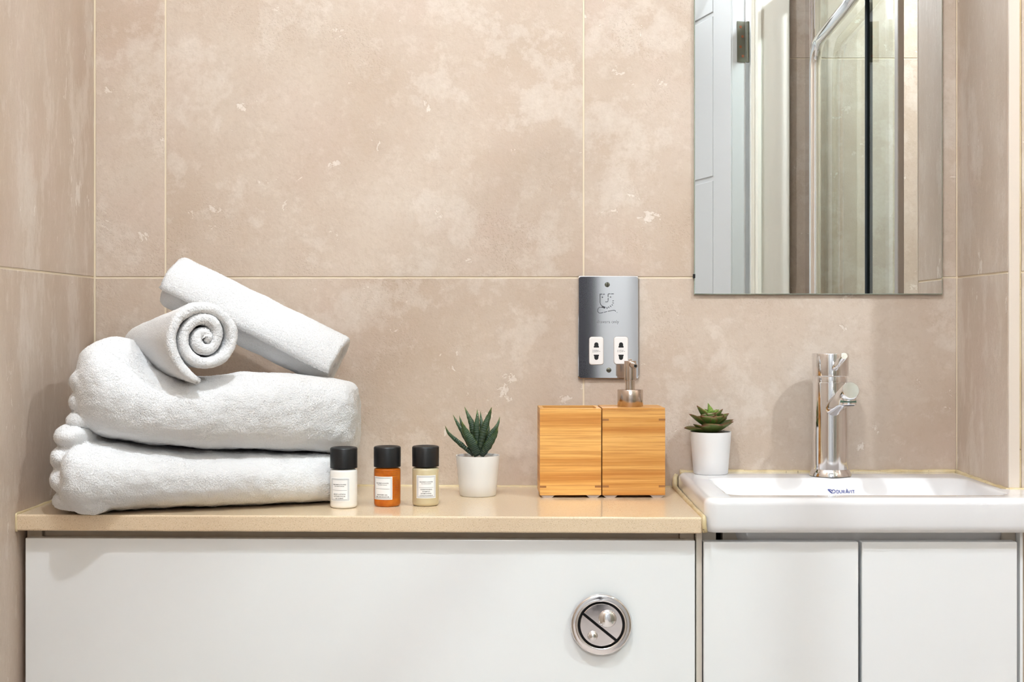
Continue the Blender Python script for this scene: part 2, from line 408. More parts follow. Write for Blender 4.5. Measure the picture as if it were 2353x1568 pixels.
# local: leaf runs along -y, thickness toward -x
box('leaf', (-.037, -.72, .01), (0, 0, 1.99), M['wdoor'], dl, .001)
box('stile', (-.0405, -.108, .01), (-.037, -.001, 1.99), M['wdoor'], dl, .0012)
for a, b in ((.06, .50), (.53, .98), (.995, 1.470), (1.482, 1.895), (1.907, 1.985)):
    box('panel', (-.0405, -.60, a), (-.037, -.1115, b), M['wdoor'], dl, .0012)
hg = box('hinge', (-.024, .0002, 1.757), (-.001, .0022, 1.859), M['steel'], dl, .0003)
obj('knuckle', tube([(.004, .003, 1.757), (.004, .003, 1.859)], .0045, 12), M['steel'], hg)
for z, x in ((1.772, -.009), (1.795, -.015), (1.821, -.010), (1.845, -.015)):
    obj('screw', tube([(x, .002, z), (x, .0028, z)], .0035, 12), M['rust'], hg)
# shower screen
SX = .722
sh = thing('shower_screen', 'framed clear glass shower screen seen reflected in the mirror', 'shower', (SX, -.9, 0))
def sbox(n, q0, q1, z0, z1, w, m, p=sh, bev=.002): return box(n, (-w/2, .9-q1, z0), (w/2, .9-q0, z1), m, p, bev)
sbox('glass_pane', .70, .885, .06, 1.95, .006, M['glass'], bev=0)
sbox('glass_pane', .905, 1.39, .06, 1.95, .006, M['glass'], bev=0)
sbox('post', .655, .680, .05, 1.97, .012, M['profile'])
sbox('seal', .885, .903, .05, 1.95, .012, M['seam'], bev=.001)
sbox('wall_profile', 1.42, 1.476, .05, 1.97, .02, M['chrome'])
sbox('wall_profile', 1.375, 1.40, .05, 1.95, .016, M['chrome'])
sbox('top_rail', .655, 1.476, 1.95, 1.985, .026, M['chrome'])
sbox('tray_rail', .655, 1.476, .03, .06, .026, M['chrome'])
rp = [(-.03, -.37, z) for z in (.06, .6, 1.2, 1.70)]+[(-.03, -.37+.06*(1-math.cos(t*PI/12)), 1.70+.06*math.sin(t*PI/12)) for t in range(1, 7)]+[(-.03, -.05, 1.775), (-.03, .17, 1.80)]
obj('rail', tube(rp, .0135, 24), M['chrome'], sh, True)
# downlights
for i, (x, y, p) in enumerate(DOWN):
    t = thing('ceiling_downlight', ['round recessed ceiling downlight over the worktop', 'round recessed ceiling downlight over the shower', 'round recessed ceiling downlight in the hall', 'added fill light shaped as a ceiling downlight, nearest the left wall'][i], 'light', (x, y, HC))
    obj('trim_ring', lathe([(.032, -.001), (.034, -.006), (.045, -.005), (.047, 0), (.034, 0), (.032, -.001)], 40, close=False), M['white'], t, True)
    obj('lamp_face', lathe([(.031, -.001), (.031, -.003)], 40), M['emit'], t)

# ------------------------------------------------------------------ worktop and cabinets
def zc(x): return .8704-(x+.61)*(.0036/.82)          # worktop surface, very slightly out of level
YF = -.3008
bm = bmesh.new(); bmesh.ops.create_cube(bm, size=1)
for v in bm.verts:
    x = XL+.001 if v.co.x < 0 else .2175; y = -.0012 if v.co.y > 0 else YF
    v.co = Vector((x, y, zc(x)-(0 if v.co.z > 0 else .0195)))
bmesh.ops.bevel(bm, geom=bm.edges[:], offset=.0022, segments=3, profile=.5, affect='EDGES')
me = bpy.data.meshes.new('worktop'); bm.to_mesh(me); bm.free()
wt = link('worktop', me, M['counter'])
tag(wt, 'speckled beige stone worktop along the back wall, left of the basin', 'worktop')

cc = thing('cistern_cabinet', 'wide white gloss boxed-in cabinet under the beige worktop', 'cabinet', (-.2, -.28, 0))
def cb(n, lo, hi, m, p, b=.0006, org=(-.2, -.28, 0)):
    return box(n, tuple(a-o for a, o in zip(lo, org)), tuple(a-o for a, o in zip(hi, org)), m, p, b)
pv = [Vector(v) for v in [W(58, 1237, -.288), W(1597, 1243, -.288)]]
bm = bmesh.new(); bmesh.ops.create_cube(bm, size=1)
for v in bm.verts:
    x = pv[0].x if v.co.x < 0 else pv[1].x; z = (pv[0].z if v.co.x < 0 else pv[1].z) if v.co.z > 0 else .10
    v.co = Vector((x+.2, (-.288 if v.co.y < 0 else -.271)+.28, z))
bmesh.ops.bevel(bm, geom=bm.edges[:], offset=.0009, segments=2, profile=.5, affect='EDGES')
me = bpy.data.meshes.new('front_panel'); bm.to_mesh(me); bm.free(); link('front_panel', me, M['gloss'], cc)
cb('side_board', (-.6045, -.272, .02), (-.5865, -.01, .8495), M['carc'], cc)
cb('top_rail', (-.5860, -.266, .79), (.1935, -.248, .8467), M['carc'], cc)
cb('side_board', (.1940, -.2705, .02), (.2115, -.01, .8467), M['carc'], cc)
cb('plinth', (-.60, -.25, .0), (.21, -.235, .10), M['gloss'], cc)

vc = thing('vanity_cabinet', 'white gloss two-door vanity cabinet under the basin', 'cabinet', (.41, -.28, 0))
def vb(n, lo, hi, m, p=vc, b=.0006): return cb(n, lo, hi, m, p, b, (.41, -.28, 0))
vb('filler_strip', (.2124, -.283, .02), (.2195, -.25, .8462), M['carc'])
vb('side_board', (.2199, -.269, .02), (.2385, -.01, .8462), M['carc'])
vb('side_board', (.5885, -.269, .02), (.6055, -.206, .8462), M['carc'])
vb('end_panel', (.6058, -.283, .02), (.6095, -.206, .8462), M['gloss'])
vb('top_rail', (.2475, -.262, .78), (.5830, -.246, .8445), M['carc'])
vb('bottom_board', (.2390, -.265, .09), (.5880, -.03, .108), M['carc'])
for i, (a, b) in enumerate(((1617, 1973), (1981, 2338))):
    d = vb('door', (W(a, 0, -.288).x, -.288, .108), (W(b, 0, -.288).x, -.2695, .8354), M['gloss'], vc, .0016)
vb('plinth', (.222, -.25, 0), (.600, -.236, .09), M['gloss'])

# flush button
fb = thing('flush_button', 'round chrome dual flush button on the white cabinet front', 'flush button', tuple(W(1381, 1434, -.288)))
def ax(r, d, n=64):                       # lathe about -y: profile (r, forward)
    v, f = lathe(r, n, close=d); return [(a, -c, b) for a, b, c in v], f
obj('ring', ax([(.0368, 0), (.0372, .003), (.0365, .0062), (.0345, .0078), (.0322, .0070), (.0305, .0078), (.0290, .0080), (.0282, .0070), (.0280, .0010)], False), M['chromeb'], fb, True)
obj('recess', ax([(.0282, .001), (.0282, .0015)], True), M['blackm'], fb)
RB = .0257; ang = math.radians(-39)
for sgn, nm, (dx, dz), rr in ((1, 'large_button', (14*.000527, 14*.000527), .0110), (-1, 'small_button', (-20*.000527, -25*.000527), .0063)):
    # half disc on one side of a diagonal slot
    c, s = math.cos(ang), math.sin(ang); off = .0013*sgn; pts = []
    v0 = -.0034+.0013*sgn; a0 = math.asin(v0/RB)
    for k in range(41):
        a = a0+(PI-2*a0)*k/40 if sgn > 0 else a0-(PI+2*a0)*k/40
        u, v = RB*math.cos(a), RB*math.sin(a); pts.append((u*c-v*s, u*s+v*c))
    b = obj(nm, prism(pts, lambda a, b, d: (a, -d, b), .0012, .0072, .0012), M['chromeb'], fb, True, autos=12)
    obj('dimple', [(dx+x, y, dz+z) for x, y, z in (lambda q: q[0])(ax([(rr, .0070), (rr*.93, .0085), (rr*.75, .0099), (rr*.5, .0109), (rr*.25, .0115), (.0001, .0117)], False))] and
        ([(dx+x, y, dz+z) for x, y, z in ax([(rr, .0070), (rr*.93, .0085), (rr*.75, .0099), (rr*.5, .0109), (rr*.25, .0115), (.0001, .0117)], False)[0]],
         ax([(rr, .0070), (rr*.93, .0085), (rr*.75, .0099), (rr*.5, .0109), (rr*.25, .0115), (.0001, .0117)], False)[1]), M['chrome'], b, True)

# ------------------------------------------------------------------ basin
ZB = .8895
BX0, BX1, BX2 = .2215, .6195, .668
bc = Vector((.43, -.172)); NA = 240
def sdf_rr(x, y, x0, x1, y0, y1, r):
    qx = abs(x-(x0+x1)/2)-(x1-x0)/2+r; qy = abs(y-(y0+y1)/2)-(y1-y0)/2+r
    return math.hypot(max(qx, 0), max(qy, 0))+min(max(qx, qy), 0)-r
def outer(x, y, o=0):
    a = sdf_rr(x, y, BX0, BX1, YF, -.0015, .016); b = sdf_rr(x, y, BX1-.15, BX2, YF, YR-.0015, .010)
    return min(a, b)+o
def ring(sd, z):
    out = []
    for k in range(NA):
        a = 2*PI*(k+.5)/NA; dx, dy = math.cos(a), math.sin(a); lo, hi = 0, .6
        # denser corners come from the bisection along every ray
        for _ in range(26):
            m_ = (lo+hi)/2
            if sd(bc.x+dx*m_, bc.y+dy*m_) < 0: lo = m_
            else: hi = m_
        out.append((bc.x+dx*lo, bc.y+dy*lo, z))
    return out
R_ = .0085
rings = [ring(lambda x, y: sdf_rr(x, y, .26, .60, -.262, -.08, .03), .80), ring(lambda x, y: sdf_rr(x, y, .252, .607, -.27, -.07, .03), .846),
         ring(lambda x, y: outer(x, y, .008), .8474), ring(lambda x, y: outer(x, y, .003), .8482), ring(lambda x, y: outer(x, y, .0004), .8515)]
rings.append(ring(lambda x, y: outer(x, y), .857))
for i in range(0, 7):
    a = PI/2*i/6; rings.append(ring(lambda x, y: outer(x, y, R_*(1-math.cos(a))), ZB-R_+R_*math.sin(a)))
def well(i, x0, x1, y0, y1, z, r): rings.append(ring(lambda x, y: sdf_rr(x, y, x0, x1, y0, y1, r), z))
for (g_, z) in ((-.0035, ZB), (-.0012, ZB-.0004), (.0006, ZB-.0015), (.0022, ZB-.0036)):
    well(0, .255+g_, .600-g_, -.266+g_, -.084-g_, z, .022)
for t_ in (.15, .4, .7, .9, 1.0):
    s_ = t_; well(0, .2572+.018*s_, .5978-.018*s_, -.2638+.020*s_, -.0862-.036*s_, ZB-.0036-.050*s_, .024)
well(0, .285, .573, -.238, -.136, .829, .026); well(0, .305, .555, -.222, -.152, .822, .022); well(0, .40, .46, -.19, -.17, .819, .009)
vs = [v for r in rings for v in r]; nr = len(rings)
fs = [(i*NA+k, i*NA+(k+1) % NA, (i+1)*NA+(k+1) % NA, (i+1)*NA+k) for i in range(nr-1) for k in range(NA)]
fs += [tuple(range(NA))[::-1], tuple((nr-1)*NA+k for k in range(NA))]
bs = thing('basin', 'white rectangular ceramic washbasin with a blue maker name inside the bowl', 'basin', (.43, -.15, .85))
bo = obj('bowl', ([(x-.43, y+.15, z-.85) for x, y, z in vs], fs), M['ceramic'], bs, True, autos=60)
obj('waste', [(0)] and ([(x, y-.03, z) for x, y, z in lathe([(.019, -.0295), (.020, -.026), (.014, -.025), (.002, -.026)], 32)[0]], lathe([(.019, -.0295), (.020, -.026), (.014, -.025), (.002, -.026)], 32)[1]), M['chrome'], bs, True)
# maker's mark on the sloping back of the bowl (drawn flat in millimetres, laid on the slope)
S0 = Vector((0, -.0862, ZB-.0036)); SD = Vector((0, -.036, -.050)).normalized(); SN = Vector((0, -SD.z*-1, 0))
SN = Vector((0, SD.z, -SD.y)).normalized()
if SN.z < 0: SN = -SN
def slope(a, b, d):                       # a: metres to the right of x=.4274, b: up the slope
    p = S0+SD*(.0165-b)+SN*(.0002+d); return (p.x+.4274+a-.43, p.y+.15, p.z-.85)
u = 1.0/16.807*.000588; kv = 1.18
def lg(zx, zy): return ((zx-805)*u, (890-zy)*u*kv)
LW = 22*u
def lstroke(pts, w=LW): return stroke([lg(*p) for p in pts], w, slope, 0, .0003)
arc = lambda cx, cy, rx, ry, a0, a1, n=12: [(cx+rx*math.cos(math.radians(a0+(a1-a0)*i/n)), cy-ry*math.sin(math.radians(a0+(a1-a0)*i/n))) for i in range(n+1)]
parts = [lstroke([(790, 845), (790, 950)]), lstroke([(785, 845), (830, 845)]+arc(830, 898, 38, 53, 90, -90)+[(785, 950)]),
         lstroke([(903, 840), (903, 905)]+arc(943, 905, 40, 45, 180, 360)+[(983, 840)]),
         lstroke([(1025, 955), (1025, 848), (1060, 848)]+arc(1060, 874, 26, 26, 90, -90)+[(1028, 900)]), lstroke([(1055, 900), (1090, 955)]),
         lstroke([(1130, 955), (1172, 845)]), lstroke([(1150, 920), (1215, 920)]), lstroke([(1185, 795), (1270, 955)]), lstroke([(1172, 845), (1222, 955)]),
         lstroke([(1262, 950), (1318, 845)]), lstroke([(1355, 843), (1355, 950)]), lstroke([(1440, 850), (1440, 955)]), lstroke([(1385, 848), (1480, 848)]),
         lstroke([(460, 815), (560, 822), (640, 890)], LW*1.3), lstroke([(462, 815), (530, 895), (600, 955)], LW*2.2), lstroke([(500, 835), (600, 945)], LW*1.5),
         lstroke([(590, 850)]+arc(672, 888, 62, 58, 130, -100, 18)+[(600, 950)], LW*1.2)]
obj('maker_mark', merge(*parts), M['blue'], bs)

# ------------------------------------------------------------------ sealant beads (structure)
def bead(name, pts, r, wob=.35, seed=0, parent=None):
    P = []
    pts = [Vector(p) for p in pts]; rad = []
    for a, b in zip(pts[:-1], pts[1:]):
        n = max(2, int((b-a).length/.004))
        for i in range(n): P.append(a.lerp(b, i/n))
    P.append(pts[-1])
    for p in P:
        k = noise.noise(p*60+Vector((seed, 0, 0))); rad.append(r*(1+wob*k))
    return struct(obj(name, tube(P, rad, 10), M['seal'], parent, True))
bead('trim_4', [(BX0+.004, -.0012, ZB-.002), (.30, -.0012, ZB-.002), (.45, -.0012, ZB-.0022), (XR-.001, -.0012, ZB-.001)], .0044, .3, 1)
bead('trim_5', [(XR-.001, -.001, ZB-.001), (XR-.0005, -.07, ZB-.003), (XR-.0005, YR-.001, ZB-.0035)], .0042, .35, 2)
bead('trim_6', [(BX0-.0005, -.002, ZB-.0045), (BX0-.003, -.004, .880), (BX0-.004, -.012, .8685), (BX0-.0035, -.10, .8668), (BX0-.003, -.22, .8664), (BX0-.002, YF+.002, .8662), (BX0-.002, YF+.0005, .858), (BX0-.0005, YF+.001, .8490)], .0032, .35, 3)
bead('trim_7', [(XL+.001, -.0, zc(XL)), (XL+.0008, -.15, zc(XL)), (XL+.0006, YF+.001, zc(XL)), (XL+.0006, YF+.0015, .85)], .0018, .3, 4)
bead('trim_8', [(XL, -.0006, zc(XL)-.0003), (BX0-.004, -.0006, zc(.21)-.0003)], .0024, .3, 5)
bead('trim_9', [(.6205, YR-.001, ZB-.001), (.668, YR-.0005, ZB-.0015)], .0026, .3, 6)
bead('trim_10', [(.6098, -.2055, .8455), (.6098, -.2055, .02)], .0012, .3, 8)
bead('trim_11', [(.6352, YR-.0006, ZB), (.6352, YR-.0006, HC)], .0009, .2, 9)

# ------------------------------------------------------------------ mirror
mr = thing('wall_mirror', 'frameless rectangular mirror on the tiled wall above the tap', 'mirror', (.4219, 0, 1.1415))
mx = .3528/2
bm = bmesh.new(); bmesh.ops.create_cube(bm, size=1)
for v in bm.verts: v.co = Vector((v.co.x*mx*2, -.0035+v.co.y*.005, .45+v.co.z*.9))
bmesh.ops.bevel(bm, geom=[e for e in bm.edges if all(v.co.y < -.005 for v in e.verts)], offset=.0012, segments=1, affect='EDGES')
me = bpy.data.meshes.new('mirror_glass'); bm.to_mesh(me); bm.free()
me.materials.append(M['mirror']); me.materials.append(M['medge'])
for p in me.polygons:
    if p.normal.y > -.99: p.material_index = 1
link('mirror_glass', me, None, mr)
box('clip', (-mx-.0015, -.0075, .023), (-mx+.0014, -.0005, .029), M['black'], mr, .0004)

# ------------------------------------------------------------------ shaver socket
pc = W(1397.5, 752.5, -.001)
sp = thing('shaver_socket', 'chrome shaver socket plate with two white outlets on the tiled wall', 'socket', tuple(pc))
K = .0006195/5.806                        # metres per zoomed pixel on the wall
def pz(zx, zy): return ((zx-508)*K, (768-zy)*K)
def wallfn(a, b, d): return (a, -d, b)
obj('plate', prism(rrect(-.0433, .0433, -.0732, .0732, .0035), wallfn, 0, .0042, .0012), M['chromew'], sp, True, autos=12)
obj('backing', prism(rrect(-.0415, .0440, -.0700, .0715, .003), wallfn, -.0002, .0012), M['ink'], sp)
for (x0, x1, y0, y1), vt in (((255, 440, 897, 1265), '230V~'), ((584, 768, 895, 1258), '115V~')):
    a0, b1 = pz(x0, y0); a1, b0 = pz(x1, y1)
    ot = obj('outlet', prism(rrect(a0, a1, b0, b1, .0035), wallfn, .0035, .0052, .0006), M['white'], sp, True, autos=12)
    obj('outlet_rim', prism(rrect(a0-.0005, a1+.0005, b0-.0005, b1+.0005, .004), wallfn, .0030, .00435), M['foot'], sp)
    cx = (x0+x1)/2; fl = 1
    for cy, sg in ((1010, 1), (1160, -1)):
        P = [(cx-34, cy+sg*28), (cx+34, cy+sg*28), (cx+34, cy+sg*8), (cx+28, cy+sg*8)]+[(cx+28*math.cos(math.radians(t)), cy-sg*14-sg*28*math.sin(math.radians(t))) for t in range(0, 181, 20)]+[(cx-28, cy+sg*8), (cx-34, cy+sg*8)]
        obj('slot', prism([pz(*q) for q in P], wallfn, .0050, .00535), M['black'], ot)
    q = pz(cx, 1086); obj('voltage', text_vf(vt, 36*K*1.28, lambda a, b, d: (a+q[0], -d, b+q[1]), .0052, .0054, xs=.88), M['greyink'], ot)
for zx, zy in ((493, 200), (514, 1338)):
    q = pz(zx, zy)
    sc_ = obj('screw', ([(x+q[0], y, z+q[1]) for x, y, z in ax([(.0036, .0030), (.0036, .0047), (.0028, .0054), (.0005, .0057)], True, 28)[0]], ax([(.0036, .003), (.0036, .0047), (.0028, .0054), (.0005, .0057)], True, 28)[1]), M['steel'], sp, True)
    obj('screw_slot', prism([(q[0]-.0005+s*.0006, q[1]-.0033), (q[0]+.0005+s*.0006, q[1]-.0033), (q[0]+.0005-s*.0006, q[1]+.0033), (q[0]-.0005-s*.0006, q[1]+.0033)] if zy < 500 else
        [(q[0]-.0033, q[1]-.0005), (q[0]+.0033, q[1]-.0005), (q[0]+.0033, q[1]+.0005), (q[0]-.0033, q[1]+.0005)] if (s := 0) == 0 else [], wallfn, .0050, .0059) if zy > 500 else
        prism([(q[0]-.0004, q[1]-.0033), (q[0]+.0006, q[1]-.0033), (q[0]+.0006, q[1]+.0033), (q[0]-.0004, q[1]+.0033)], wallfn, .0050, .0059), M['blackm'], sc_)
def fs_(pts, w=9): return stroke([pz(*p) for p in pts], w*K, wallfn, .0041, .0045)
face = [fs_([(398, 330), (398, 440), (406, 465), (425, 488)]), fs_([(392, 327), (428, 327)]), fs_([(436, 328), (460, 328)]),
        fs_([(505, 322), (535, 322)]), fs_([(543, 322), (580, 322)]), fs_([(504, 325), (504, 365)]), fs_([(504, 375), (504, 412)]),
        fs_([(466, 429), (490, 429), (500, 424), (504, 414)]), fs_([(422, 492), (466, 508)], 26),
        fs_([(488, 498), (490, 522)]), fs_([(508, 492), (518, 512)]), fs_([(530, 480), (545, 497)]), fs_([(552, 465), (566, 474)]), fs_([(560, 440), (580, 446)]), fs_([(562, 417), (580, 414)]),
        fs_([(424, 504), (395, 500), (375, 512), (366, 535), (368, 560), (385, 578), (410, 577), (440, 570)], 8), fs_([(450, 568), (490, 558)], 8), fs_([(500, 555), (550, 545), (585, 541), (600, 548), (606, 558)], 8)]
for cx, cy in ((428, 368), (537, 365), (623, 570)):
    r = 9 if cy < 500 else 4; face.append(prism([pz(cx+r*math.cos(t*.7), cy+r*math.sin(t*.7)) for t in range(9)], wallfn, .0041, .0045))
obj('shaver_symbol', merge(*face), M['ink'], sp)
q = pz(500, 695); obj('lettering', text_vf('shavers only', 62*K*1.0, lambda a, b, d: (a+q[0]+.0, -d, b+q[1]), .0041, .0044, xs=.97), M['greyink'], sp)

# ------------------------------------------------------------------ tap
tp = thing('basin_mixer_tap', 'chrome pillar mixer tap at the back of the white basin', 'tap', (.4274, -.056, ZB))
zt = lambda py: ZC-(py-744)*1.866/F-ZB
obj('base_collar', lathe([(.0268, 0), (.0285, .0008), (.0283, .0030), (.0262, zt(1081)), (.0250, zt(1077)), (.0240, zt(1077))], 64), M['chrome'], tp, True, autos=35)
obj('body', lathe([(.0244, zt(1077)), (.0244, zt(879)), (.0238, zt(878)), (.0225, zt(878))], 64), M['chrome'], tp, True, autos=35)
obj('neck', lathe([(.0228, zt(879)), (.0230, zt(872)), (.0225, zt(865))], 64), M['chrome'], tp, True, autos=35)
obj('head', lathe(rounded(.0250, zt(864), .0250, zt(812), .0009), 64), M['chrome'], tp, True, autos=35)
lv0 = Vector((.001, -.022, zt(845))); lv1 = Vector((.0008, -.078, zt(845)+.0180))
obj('lever', tube([lv0, lv0.lerp(lv1, .985), lv1], [.0046, .0048, .0041], 24), M['chrome'], tp, True, autos=50)
s0 = Vector((0, -.012, .093)); s1 = Vector((-.001, -.120, .1243))
spo = obj('spout', tube([s0, s0.lerp(s1, .5), s0.lerp(s1, .985), s1], [.0115, .0115, .0115, .0106], 40), M['chrome'], tp, True, autos=50)
am = s0.lerp(s1, .87)
obj('aerator', tube([am+Vector((0, 0, -.006)), am+Vector((0, -.0005, -.0155)), am+Vector((0, -.0006, -.0165))], [.0098, .0103, .0095], 32), M['chrome'], spo, True, autos=40)
obj('scale_deposit', tube([am+Vector((0, 0, -.0095)), am+Vector((0, -.0002, -.0128))], [.0100, .0105], 32), M['verd'], spo, True)
obj('outlet_mouth', tube([am+Vector((0, 0, -.0164)), am+Vector((0, 0, -.0168))], [.0078, .0078], 24), M['ink'], spo)

# ------------------------------------------------------------------ pots and plants
def tobj(name, v, fcs, m, parent, along, across):
    o = obj(name, (v, fcs), m, parent, True); me = o.data
    for nm, vals in (('along', along), ('across', across)):
        a = me.attributes.new(nm, 'FLOAT', 'POINT'); a.data.foreach_set('value', vals)
    return o
def pot(t, rt, rb, h, inner=.010):
    obj('pot', lathe([(rb-.0015, 0), (rb, .0012)]+[(rb+(rt-rb)*s, h*s) for s in (.3, .6, .97)]+[(rt-.0003, h), (rt-.0014, h-.0002), (rt-.0020, h-.002), (rt-.0028, h-inner), (.001, h-inner-.001)], 64), M['pot'], t, True, autos=50)
def catm(P, n):
    P = [Vector(p) for p in P]; P = [P[0]*2-P[1]]+P+[P[-1]*2-P[-2]]; out = []
    for i in range(1, len(P)-2):
        for k in range(n):
            t = k/n; a, b, c, d = P[i-1:i+3]
            out.append(.5*((2*b)+(c-a)*t+(2*a-5*b+4*c-d)*t*t+(3*b-a-3*c+d)*t**3))
    out.append(P[-2]); return out
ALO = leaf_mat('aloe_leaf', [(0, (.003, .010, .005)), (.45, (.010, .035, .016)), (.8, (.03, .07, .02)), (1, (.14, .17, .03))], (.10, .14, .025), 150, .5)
t = thing('zebra_plant', 'spiky dark green succulent in a white pot on the worktop', 'plant', (W(1098, 0, -.100).x, -.100, zc(-.05)))
h1 = .0545; pot(t, .0297, .0245, h1, .004)
obj('pot_reflection', lathe([(.0258, h1-.0038), (.0262, h1-.0028)], 40), M['shine'], t)  # plain grey disc stands in for the reflections inside the pot
Zp = 1.822; org = t.location
def zz(zx, zy, dy):
    p = W(1000+zx/6.535, 920+zy/6.535, -.100+dy); return p-org
LV = [([(150, 385), (205, 500), (370, 650), (575, 825)], 78, -.004), ([(268, 220), (330, 340), (425, 500), (560, 780)], 80, .010),
      ([(360, 230), (390, 330), (440, 470), (570, 780)], 70, .015), ([(400, 320), (445, 450), (550, 640), (640, 835)], 165, -.009),
      ([(440, 100), (500, 240), (560, 400), (620, 800)], 105, .006), ([(632, 140), (632, 280), (622, 450), (640, 820)], 108, .000),
      ([(678, 165), (688, 290), (700, 450), (670, 800)], 75, .012), ([(848, 105), (805, 240), (730, 450), (650, 800)], 125, -.003),
      ([(973, 245), (930, 380), (820, 540), (690, 820)], 90, .004), ([(945, 410), (900, 520), (800, 670), (690, 838)], 130, -.010),
      ([(800, 330), (805, 450), (765, 620), (700, 800)], 60, .016), ([(575, 300), (582, 400), (600, 600), (620, 780)], 60, .017)]
for pts, wd0, dy in LV:
    n = len(pts)
    C = catm([zz(x, y, dy*(1-.65*i/(n-1))-.002*(1 if dy < 0 else -1)*(0 if i else 1)) for i, (x, y) in enumerate(pts)], 7)[::-1]
    vs, al, ac = [], [], []; m_ = len(C); NS = 10
    for i, p in enumerate(C):
        s = i/(m_-1); w_ = wd0/6.535*Zp/F/2*(.72+.75*s if s < .28 else .93*(1-((s-.28)/.72)**1.25)+.035)
        tt = (C[min(i+1, m_-1)]-C[max(i-1, 0)]).normalized(); side = tt.cross(Vector((0, 1, 0)))
        side = side.normalized(); fwd = side.cross(tt).normalized()
        if fwd.y > 0: fwd = -fwd
        for k in range(NS):
            a = 2*PI*k/NS; x_, y_ = math.cos(a), math.sin(a)
            ed = 1+.07*math.sin(s*95)*abs(x_)
            vs.append(p+side*w_*x_*ed+fwd*w_*(.42*y_)); al.append(s); ac.append(abs(x_) if s > .25 else abs(x_)*.3)
    fs = [(i*NS+k, i*NS+(k+1) % NS, (i+1)*NS+(k+1) % NS, (i+1)*NS+k) for i in range(m_-1) for k in range(NS)]+[tuple(range(NS)), tuple((m_-1)*NS+k for k in range(NS))]
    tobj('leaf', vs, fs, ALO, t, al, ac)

SUC = leaf_mat('rosette_leaf', [(0, (.04, .10, .013)), (.6, (.075, .165, .03)), (.9, (.12, .15, .035)), (1, (.24, .06, .045))], (.22, .065, .04), 0, .6)
SUY = leaf_mat('young_leaf', [(0, (.07, .16, .02)), (.6, (.13, .27, .04)), (1, (.30, .42, .10))], (.25, .30, .06), 0, .5)
t = thing('rosette_succulent', 'reddish green rosette succulent in a white pot on the basin corner', 'plant', (W(1633, 0, -.030).x, -.030, ZB))
h2 = .0592; pot(t, .0288, .0240, h2, .005)
obj('soil', lathe([(.0255, h2-.0050), (.0258, h2-.0030), (.0200, h2-.0015), (.001, h2-.001)], 40), M['soil'], t, True)
def rleaf(az, el, L, Wd, base, m, curl=.35, cup=.35, rad0=.003):
    a, e = math.radians(az), math.radians(el); out = Vector((math.cos(a), math.sin(a), 0)); sd = Vector((-math.sin(a), math.cos(a), 0)); up = Vector((0, 0, 1))
    NU, NV = 14, 9; Wd *= 1.32; L *= .97; el += 6; top, al, ac = [], [], []; p = base+out*rad0; ee = e; pts = []
    for i in range(NU):
        s = i/(NU-1); ee = e+curl*(s-.4); pts.append((p.copy(), ee, s)); p = p+(out*math.cos(ee)+up*math.sin(ee))*L/(NU-1)
    for lay in (0, 1):
        for p, ee, s in pts:
            w_ = Wd/2*(.38+.62*math.sin(min(s/.55, 1)*PI/2) if s < .55 else max(math.cos((s-.55)/.45*PI/2)**.85*.97, 0)+.02)
            nn = out*-math.sin(ee)+up*math.cos(ee)
            for k in range(NV):
                x = (k/(NV-1))*2-1; th = .0016*(1-x*x)*(1-s*.7)+.0001
                top.append(p+sd*w_*x+nn*(cup*w_*x*x+(-th if lay else 0))); al.append(s); ac.append(max(abs(x), s**3))
    fs = []
    for lay in (0, 1):
        o = lay*NU*NV
        for i in range(NU-1):
            for k in range(NV-1): q = (o+i*NV+k, o+i*NV+k+1, o+(i+1)*NV+k+1, o+(i+1)*NV+k); fs.append(q if lay else q[::-1])
    o = NU*NV
    for i in range(NU-1):
        fs += [(i*NV, (i+1)*NV, o+(i+1)*NV, o+i*NV), (i*NV+NV-1, o+i*NV+NV-1, o+(i+1)*NV+NV-1, (i+1)*NV+NV-1)]
    return tobj('leaf', top, fs, m, t, al, ac)
b0 = Vector((0, 0, h2-.003))
for az, el, L, Wd in ((188, 10, .037, .026), (238, 22, .030, .030), (292, 24, .032, .034), (345, 28, .034, .026), (8, 30, .036, .024), (60, 15, .028, .022), (120, 15, .028, .022), (160, 12, .030, .020)):
    rleaf(az, el, min(L, .029 if 30 < az < 150 else L), Wd, b0+Vector((0, 0, .0015)), SUC)
for az, el, L, Wd in ((178, 34, .034, .024), (225, 42, .026, .028), (275, 46, .024, .033), (325, 44, .026, .026), (12, 38, .032, .023), (70, 40, .024, .02), (125, 40, .024, .02)):
    rleaf(az, el, L, Wd, b0+Vector((0, 0, .0085)), SUC)
for az, el, L, Wd in ((190, 54, .031, .019), (240, 50, .018, .020), (290, 54, .019, .027), (345, 54, .025, .020), (40, 58, .022, .016), (110, 58, .022, .016)):
    rleaf(az, el, L, Wd, b0+Vector((0, 0, .0150)), SUC)
for az, el, L, Wd in ((165, 66, .018, .008), (205, 55, .020, .008), (280, 68, .018, .008), (335, 55, .020, .008), (20, 62, .018, .008), (250, 80, .022, .007), (90, 75, .020, .007), (140, 82, .025, .007)):
    rleaf(az, el, L, Wd, b0+Vector((0, 0, .0185)), SUY, .2, .5, .001)

